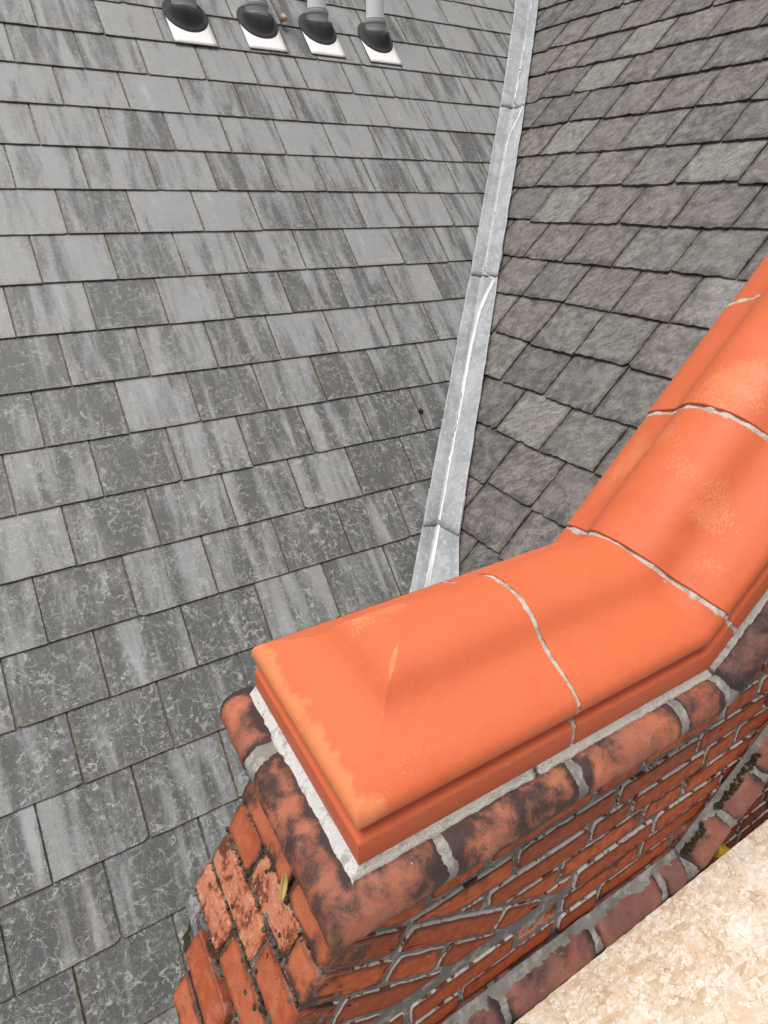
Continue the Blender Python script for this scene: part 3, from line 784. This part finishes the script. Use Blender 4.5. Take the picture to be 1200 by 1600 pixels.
endrow(4, [.4065, .50, .645], [.005, .013], [0, 0], .006, .002)
endrow(5, [.4065, .625], [.012], [0], .006, .002)
link('end_bricks', mbE.mesh('end_bricks'), [M_BE, M_SP], par)
# mortar core
def prism(poly, y0, y1):
    bm = bmesh.new(); f = bm.faces.new([bm.verts.new((x, y0, z)) for x, z in poly])
    r = bmesh.ops.extrude_face_region(bm, geom=[f]); bmesh.ops.translate(bm, verts=[v for v in r['geom'] if isinstance(v, bmesh.types.BMVert)], vec=(0, y1-y0, 0))
    bmesh.ops.recalc_face_normals(bm, faces=bm.faces); me = bpy.data.meshes.new('core'); bm.to_mesh(me); bm.free(); return me
q6 = .006
corep = [(.205, -.775), (.94, -.775), (XEND, -.775+(XEND-.94)*tan(TH)), (XEND, -2.9), (.03, -2.9), (.03, EO[1]+ED[1]*.262-.0), (EO[0]+.012, EO[1]+.004)]
link('pointing', prism(corep, YF+.0055, YB-.004), M_MO, par)
# rough mossy mortar lying in the end joints
mbm = MB(); na, nb_ = 46, 50; ids = []
for i in range(nb_+1):
    bq = lerp(-.045, .34, i/nb_); row = []
    for j in range(na+1):
        yq = lerp(YF+.004, YB-.004, j/na)
        h = -.0045+.0075*nz(yq*38, bq*38, 1)+.006*nz(yq*110, bq*110, 2)
        if bq > .255 and yq > .62: h -= .03
        row.append(EF[0]+EF[1]*yq+EF[2]*bq+EF[3]*h)
    ids.append(mbm.add(row))
for a, b in zip(ids, ids[1:]):
    for j in range(na): mbm.face((a+j, a+j+1, b+j+1, b+j))
link('end_mortar', mbm.mesh('end_mortar', True), M_ME, par)

# ---- bullnose course and string course
def sweep(path, sec, seed, caps=True, jag=.0, n=14, edge_len=.02):
    """path: list of (point, outward dir, up dir, plane normal or None). sec: list of (o, z). Sections at the ends and mitres; interpolated between."""
    mb = MB(); rows = []; dist = []
    for (P0, f0), (P1, f1) in zip(path, path[1:]):
        L = (P1-P0).length; k = max(2, int(L/.012))
        for i in range(k+(1 if P1 is path[-1][0] else 0)):
            t = i/k; rows.append([f0(o, z).lerp(f1(o, z), t) for o, z in sec])
    tot = 0; ds = [0]
    for a, b in zip(rows, rows[1:]): tot += (a[len(sec)//2]-b[len(sec)//2]).length; ds.append(tot)
    ids = []
    for d, row in zip(ds, rows):
        em = min(d, tot-d); E = []; pts = []
        for i, (p, (o, z)) in enumerate(zip(row, sec)):
            e = max(0, 1-em/edge_len); e = max(e, .9*max(0, min(1, (-o-.004)/.018)) if z > 0 else .85*max(0, min(1, (-z)/.03)))
            E.append(e)
            rnd_ = max(0, 1-em/.006)**2*.004
            c = sum((q for q in row), Vector())/len(row)
            v = (c-p).normalized() if (c-p).length > 1e-6 else Vector()
            pts.append(p+v*(rnd_+jag*nz(p.x*40, p.y*40, p.z*40, seed=seed)+jag*.6*nz(p.x*120, p.y*120, p.z*120, seed=seed+1)))
        ids.append(mb.add(pts, E))
    m = len(sec); r = (seed*.618) % 1
    for a, b in zip(ids, ids[1:]):
        for i in range(m-1): mb.face((a+i, a+i+1, b+i+1, b+i), r)
    if caps: mb.face([ids[0]+i for i in range(m)], r); mb.face([ids[-1]+i for i in range(m)], r)
    return mb
RB = .034
def rsec(Rr, back=.03):
    s = [(-back, Rr*1.0), (-.012, Rr*1.02)]
    s += [(Rr*sin(a), Rr*cos(a)) for a in [R(90*2*i/18) for i in range(0, 19)]]
    s += [(-.02, -Rr)]
    return s
ZR = -.769; YR = .4026; XR = .185
def fr_(x): return lambda o, z: Vector((x, YR-o, ZR+z))
def corner(o, z): return Vector((XR-o, YR-o, ZR+z))
def lf_(y): return lambda o, z: Vector((XR-o, y, ZR+z))
XMR = .925; 
def mitr(o, z): return Vector((XMR-z*MIT, YR-o, ZR+z))
def rkr(s): return lambda o, z: Vector((XMR, YR-o, ZR))+RK*s+RN*z
def P(f): return (f(0, 0), f)
def bn(path, seed, mat, label=None, jag=.0022, sec=None):
    o = link('bullnose_brick', sweep(path, sec or rsec(RB), seed, jag=jag).mesh('bullnose_brick', True, 50), mat, par)
    if label: o['label'] = label
    return o
bn([P(fr_(.3205)), P(corner), P(lf_(.640))], 1, M_BN, 'L-shaped rounded corner brick')
bn([P(lf_(.664)), P(lf_(.797))], 2, M_BN)
bn([P(fr_(.328)), P(fr_(.556))], 3, M_BN)
bn([P(fr_(.563)), P(fr_(.791))], 4, M_BN)
bn([P(fr_(.799)), P(fr_(XMR-.020))], 5, M_BN)
s0 = .0
for i in range(10):
    a = .012+.232*i; bn([P(rkr(a)), P(rkr(a+.225))], 6+i, M_BD if i == 0 else M_BN, 'sooty black rounded brick' if i == 0 else None)
jm = sweep([P(rkr(2.32)), P(mitr), P(corner)], rsec(RB*.93), 3, jag=.0012)
link('bullnose_joints', jm.mesh('bj', True), M_RL, par)
jm = sweep([P(corner), P(lf_(.79))], rsec(RB*.93), 3, jag=.0012)
link('bullnose_joints', jm.mesh('bj', True), M_RL, par)
# back bullnose row (over the rear face)
def bk_(x): return lambda o, z: Vector((x, .745+o, ZR+z))
for i in range(3):
    bn([P(bk_(.225+.235*i)), P(bk_(.45+.235*i))], 20+i, M_BN)
# bedding mortar between bullnose and coping
def bed(path, w, drop, mat, name, seed):
    sec = [(-.006, .004), (.0, -.003), (w*.35, -.008), (w*.75, -drop*.85), (w, -drop), (w*1.0, -drop-.012)]
    mb = MB(); ids = []
    rows = []
    for (P0, f0), (P1, f1) in zip(path, path[1:]):
        L = (P1-P0).length; k = max(2, int(L/.006))
        for i in range(k+1): rows.append([f0(o, z).lerp(f1(o, z), i/k) for o, z in sec])
    for row in rows:
        pts = []
        for i, p in enumerate(row):
            a = .0028*nz(p.x*70, p.y*70, p.z*70, seed=seed)+.002*nz(p.x*200, p.y*200, p.z*200, seed=seed+2)
            pts.append(p+Vector((a, a*.7, a)) if i else p)
        ids.append(mb.add(pts))
    for a, b in zip(ids, ids[1:]):
        for i in range(len(sec)-1): mb.face((a+i, a+i+1, b+i+1, b+i))
    return link(name, mb.mesh(name, True), mat, par)
YK = YC-.1765; XK = XL+.001
def bf(x): return lambda o, z: Vector((x, YK-o, ZB+z))
def bc(o, z): return Vector((XK-o*1.4, YK-o, ZB+z))
def bl_(y): return lambda o, z: Vector((XK-o*1.4, y, ZB+z))
def bmt(o, z): return Vector((XM-z*MIT+o*.3, YK-o, ZB+z))
def brk(s): return lambda o, z: Vector((XM, YK-o, ZB))+RK*s+RN*z
bed([P(bc), P(bf(.5)), P(bmt), P(brk(2.3))], .0085, .0135, M_BED, 'bedding_mortar', 4)
bed([P(bl_(.775)), P(bc)], .0115, .016, M_WB, 'white_bedding_mortar', 5)
# string course lower down
RS = .046; ZS = -1.308; XMS = 1.0
def sf(x): return lambda o, z: Vector((x, YR-o, ZS+z))
def smt(o, z): return Vector((XMS-z*MIT, YR-o, ZS+z))
def srk(s): return lambda o, z: Vector((XMS, YR-o, ZS))+RK*s+RN*z
xs = [.045, .27, .475, .705, .905, .985]
for i in range(len(xs)-1):
    o = link('string_brick', sweep([P(sf(xs[i]+.006)), P(sf(xs[i+1]-.006))], rsec(RS), 40+i, jag=.002, edge_len=.022).mesh('sb', True, 50), M_ST, par)
ss_ = [.012, .145, .265, .39, .62, .85, 1.08, 1.31, 1.54, 1.77, 2.0]
for i in range(len(ss_)-1):
    o = link('string_brick', sweep([P(srk(ss_[i]+.006)), P(srk(ss_[i+1]-.006))], rsec(RS), 50+i, jag=.002, edge_len=.022).mesh('sb', True, 50), M_ST, par)
link('string_joints', sweep([P(sf(.05)), P(smt), P(srk(2.0))], rsec(RS*.93), 8, jag=.0014).mesh('sj', True), M_RL, par)
# weathering fillet of mortar along the top of the string course
def fil(o, z): return None
mb = MB(); ids = []
path = [P(sf(.05)), P(smt), P(srk(2.0))]
sec = [(-.002, RS+.014), (.004, RS+.004), (.010, RS*.985), (.016, RS*.86)]
for (P0, f0), (P1, f1) in zip(path, path[1:]):
    k = int((P1-P0).length/.007)
    for i in range(k+1):
        row = []
        for q, (o, z) in enumerate(sec):
            p = f0(o, z).lerp(f1(o, z), i/k); a = .006*nz(p.x*35, p.z*35, q, seed=6)+.004*nz(p.x*120, p.z*120, q, seed=7)
            row.append(p+Vector((0, -a if q else 0, a*.9)))
        ids.append(mb.add(row))
for a, b in zip(ids, ids[1:]):
    for i in range(3): mb.face((a+i, a+i+1, b+i+1, b+i))
link('string_fillet', mb.mesh('sfil', True), M_RL, par)

# ---- moss and dead leaf in the open joint
mbm = MB(); rm = random.Random(3)
def clump(p, r, seed):
    bm = bmesh.new(); bmesh.ops.create_icosphere(bm, subdivisions=2, radius=r)
    vs_ = [Vector(p)+v.co*(1+.45*nz(v.co.x/r*1.6, v.co.y/r*1.6, v.co.z/r*1.6+seed)) for v in bm.verts]
    b = mbm.add(vs_); bm.verts.index_update()
    for f in bm.faces: mbm.face([b+v.index for v in f.verts], rm.random())
    bm.free()
for i in range(230):
    y = rm.uniform(.42, .72); clump(EF[0]+EF[1]*y+EF[2]*(-.030+rm.gauss(0, .004))+EF[3]*rm.uniform(-.002, .006), rm.uniform(.002, .0065), i)
for i in range(60):
    y = rm.choice((.474, .53, .615, .585, .5))+rm.gauss(0, .006); clump(EF[0]+EF[1]*y+EF[2]*rm.uniform(.0, .2)+EF[3]*rm.uniform(-.006, .001), rm.uniform(.003, .006), i)
for i in range(150):
    s = rm.choice((.05, .09, .17, .2, .24, .28))+rm.gauss(0, .012); p = srk(s)(.012, RS+.004) if s > 0 else sf(XMS+s)(.012, RS+.004); clump(p+Vector((0, rm.uniform(-.008, .004), rm.uniform(-.006, .006))), rm.uniform(.0015, .0042), i)
moss_mb = mbm; mbm = MB()
for i in range(420):                        # crumbled mortar in the joints of the raked end
    y = rm.uniform(.415, .715); row = rm.choice((1, 2, 3, 3, 4)); clump(EF[0]+EF[1]*y+EF[2]*(-.028+.0615*row+rm.gauss(0, .0045))+EF[3]*rm.uniform(-.004, .003), rm.uniform(.0014, .0042), i)
tag(link('mortar_crumbs', mbm.mesh('crumbs', True), M_ME, par), kind='stuff'); mbm = moss_mb
ms = link('moss', mbm.mesh('moss', True), M_MS, None, (.2, .5, -.9)); tag(ms, 'dark brown moss in the open brick joints', 'moss', kind='stuff')
def leafm(L, Wd, curl):
    mb = MB(); ids = []
    for i in range(13):
        t = i/12; wv = Wd*sin(math.pi*min(1, t*.93+.03))**.8
        ids.append(mb.add([(L*(t-.5), s*wv, curl*(t-.5)**2*4+abs(s)*wv*.6) for s in (-1, -.5, 0, .5, 1)]))
    for a, b in zip(ids, ids[1:]):
        for i in range(4): mb.face((a+i, a+i+1, b+i+1, b+i))
    return mb.mesh('leaf', True)
lfp = EF[0]+EF[1]*.527+EF[2]*.012+EF[3]*.020
lf = link('dead_leaf', leafm(.036, .0055, .004), M_LF); lf.location = lfp
lf.rotation_euler = (R(25), R(-50), R(50)); tag(lf, 'small dry yellow leaf caught in the brick joint under the bullnose corner', 'leaf')
m_ = lf.modifiers.new('t', 'SOLIDIFY'); m_.thickness = .0006

# ---- OSB board against the string course
bx0, bx1, by0, by1, bz = -.55, 1.89, -.85, .356, -1.302
board = empty('osb_board', (.5, -.2, bz-.018), 'pale weathered strand board lying level against the foot of the brick wall', 'board')
mb = MB(); n = 300; top = []; bot = []
for i in range(n+1):
    x = lerp(bx0, bx1, i/n); y = by1+.0016*nz(x*60, 1, 2)+.0012*nz(x*200, 1, 3); top.append((x, y, bz)); bot.append((x, y+.001*nz(x*90, 5), bz-.018))
a = mb.add(top); b = mb.add(bot); c = mb.add([(bx0, by0, bz), (bx1, by0, bz), (bx0, by0, bz-.018), (bx1, by0, bz-.018)])
mb.face([a+i for i in range(n+1)]+[c+1, c], 0, 0); mb.face([b+i for i in range(n+1)]+[c+3, c+2], 0, 1)
for i in range(n): mb.face((a+i, a+i+1, b+i+1, b+i), 0, 1)
mb.face((c, c+1, c+3, c+2), 0, 1); mb.face((a, c, c+2, b), 0, 1); mb.face((a+n, c+1, c+3, b+n), 0, 1)
link('panel', mb.mesh('panel'), [M_OSB, M_OE], board)
# loose splinters standing proud of the board by the wall
mb = MB(); rs = random.Random(9)
for i in range(260):
    x = rs.uniform(.45, 1.5); y = by1-abs(rs.gauss(0, .16))-.004; L = rs.uniform(.006, .022); wd = rs.uniform(.001, .004); an = rs.uniform(0, 3.14); h = rs.uniform(.0006, .0035)
    d = Vector((cos(an), sin(an), 0)); e = Vector((-sin(an), cos(an), 0)); p = Vector((x, y, bz+.0004))
    if (p+d*L).y > by1-.002: continue
    q = mb.add([p-e*wd*.5, p+e*wd*.5, p+d*L+e*wd*.3+Vector((0, 0, h)), p+d*L-e*wd*.3+Vector((0, 0, h*.8))]); mb.face((q, q+1, q+2, q+3))
sp_ = tag(link('splinters', mb.mesh('splinters'), M_OSB, board), kind='stuff'); m_ = sp_.modifiers.new('t', 'SOLIDIFY'); m_.thickness = .0006

# ---- yellow cap in the gap
yp = ray(1126, 1328); yp = yp*(.388/yp.y)
def lathe(mb, prof, org, ax, seg=28, r=0., m=0):
    ax = ax.normalized(); a = ax.orthogonal().normalized(); b = ax.cross(a); ids = []
    for rad, h in prof: ids.append(mb.add([org+ax*h+(a*cos(2*math.pi*i/seg)+b*sin(2*math.pi*i/seg))*rad for i in range(seg)]))
    for p, q in zip(ids, ids[1:]):
        for i in range(seg): mb.face((p+i, p+(i+1) % seg, q+(i+1) % seg, q+i), r, m)
    mb.face([ids[0]+i for i in range(seg)], r, m); mb.face([ids[-1]+i for i in range(seg)], r, m)
mb = MB(); lathe(mb, [(.006, 0), (.015, .001), (.017, .004), (.017, .011), (.0145, .012), (.0145, .015), (.0175, .016), (.0175, .024), (.015, .025), (.015, .1)], Vector((0, 0, 0)), Vector((.75, -.55, -.35)))
yc = link('plastic_cap', mb.mesh('cap', True, 40), M_YE); yc.location = yp+Vector((-.016, .006, .004)); tag(yc, 'ribbed yellow plastic cap poking out of the dark gap beside the board', 'cap')

# ---- vent pipes with rubber boots through the slates
vg = 'vent pipes through the slate roof'
vl = ['white vent pipe with black boot, farthest from the valley, cut by the photo top', 'white vent pipe with black boot beside the small tan pebble', 'white vent pipe with black boot, third along, flaking paint above its grey collar', 'tallest white vent pipe with black boot, nearest the lead valley']
def pl_pt(px, py, lift=0.):
    d = ray(px, py); return d*(-k1/d.dot(n1))+n1*lift
Vw = Vector((0, 0, 1))
spots = [((306, 68), 36, 0), ((419, 77), 33, 22), ((513, 86), 33, 30), ((603, 98), 33, 45)]
vents = []
for i, ((px, py), wpx, colr) in enumerate(spots):
    base = pl_pt(px, py)                        # middle of the sheet's lower edge
    hw = .096; ln = .16
    e_ = empty('vent_pipe', base+U1*.16, vl[i], 'vent pipe', vg)
    mb = MB(); ids = []                         # white sheet
    for a in range(9):
        v = lerp(-.012, ln, a/8)
        ids.append(mb.add([base+Vector((lerp(-hw, hw, q/8)+.02*0, 0, 0))+U1*v+n1*(.0055+.0012*nz(q*.7, a*.6, i)-.004*(v/.2 if v < .2 else 1)) for q in range(9)]))
    for a, b in zip(ids, ids[1:]):
        for q in range(8): mb.face((a+q, a+q+1, b+q+1, b+q))
    o = link('flashing_sheet', mb.mesh('sheet', True), M_WP, e_); m_ = o.modifiers.new('t', 'SOLIDIFY'); m_.thickness = .0016
    # boot: oval skirt on the slope rising to a neck round the vertical pipe
    pr = .047
    cen = base+U1*.166+n1*.004
    top_c = cen+Vw*.045+U1*.0
    mb = MB(); ids = []; seg = 40
    for st in range(15):
        t = st/14
        row = []
        for q in range(seg):
            a = 2*math.pi*q/seg
            el = Vector((cos(a)*.100, 0, 0))+U1*(sin(a)*.108)
            nk = Vector((cos(a)*(pr+.004), sin(a)*(pr+.004), 0))
            if t < .22:
                s = 1-t*.9
                p = cen+el*s+n1*(.002+.006*(t > .02)+.004*t)
            else:
                u_ = (t-.22)/.78; u3 = u_*u_*(3-2*u_)
                a0 = cen+el*.80+n1*.010
                p = a0.lerp(top_c+nk-Vw*.02, u_**.75)
                bul = sin(math.pi*u_)*.014*(1+.5*sin(a*2+i)); p = p+n1*bul+Vector((cos(a), 0, 0))*bul*.25
            row.append(p)
        ids.append(mb.add(row))
    for a, b in zip(ids, ids[1:]):
        for q in range(seg): mb.face((a+q, a+(q+1) % seg, b+(q+1) % seg, b+q))
    link('rubber_boot', mb.mesh('boot', True), M_RB, e_)
    mb = MB(); c0 = top_c-Vw*.03
    lathe(mb, [(pr+.004, 0), (pr+.010, .002), (pr+.011, .012), (pr+.008, .014), (pr+.008, .040), (pr+.011, .042), (pr+.011, .052), (pr+.006, .055), (pr+.006, .062)], c0, Vw, 40)
    link('collar', mb.mesh('collar', True, 35), M_PC, e_)
    mb = MB(); lathe(mb, [(pr, -.04), (pr, .30 if i < 3 else .36), (pr-.004, .302 if i < 3 else .362)], c0, Vw, 40)
    link('pipe', mb.mesh('pipe', True, 35), M_PV, e_)
    vents.append(e_)
def pebble(px, py, r, mat, name, label, cat, lift):
    global mbm
    mbm = MB(); clump((0, 0, 0), r, px); o = link(name, mbm.mesh(name, True), mat); o.location = pl_pt(px, py, lift); return tag(o, label, cat)
pebble(441, 38, .018, M_SH, 'pebble', 'small tan pebble lodged beside the second boot on the slates', 'pebble', .03)
pebble(657, 643, .010, M_UN, 'debris', 'tiny black scrap on a slate just left of the lead valley', 'debris', .004)

# ---- stand everything on the ground
for o in bpy.data.objects:
    if o.parent is None and o.name != 'camera': o.location.z += Z0
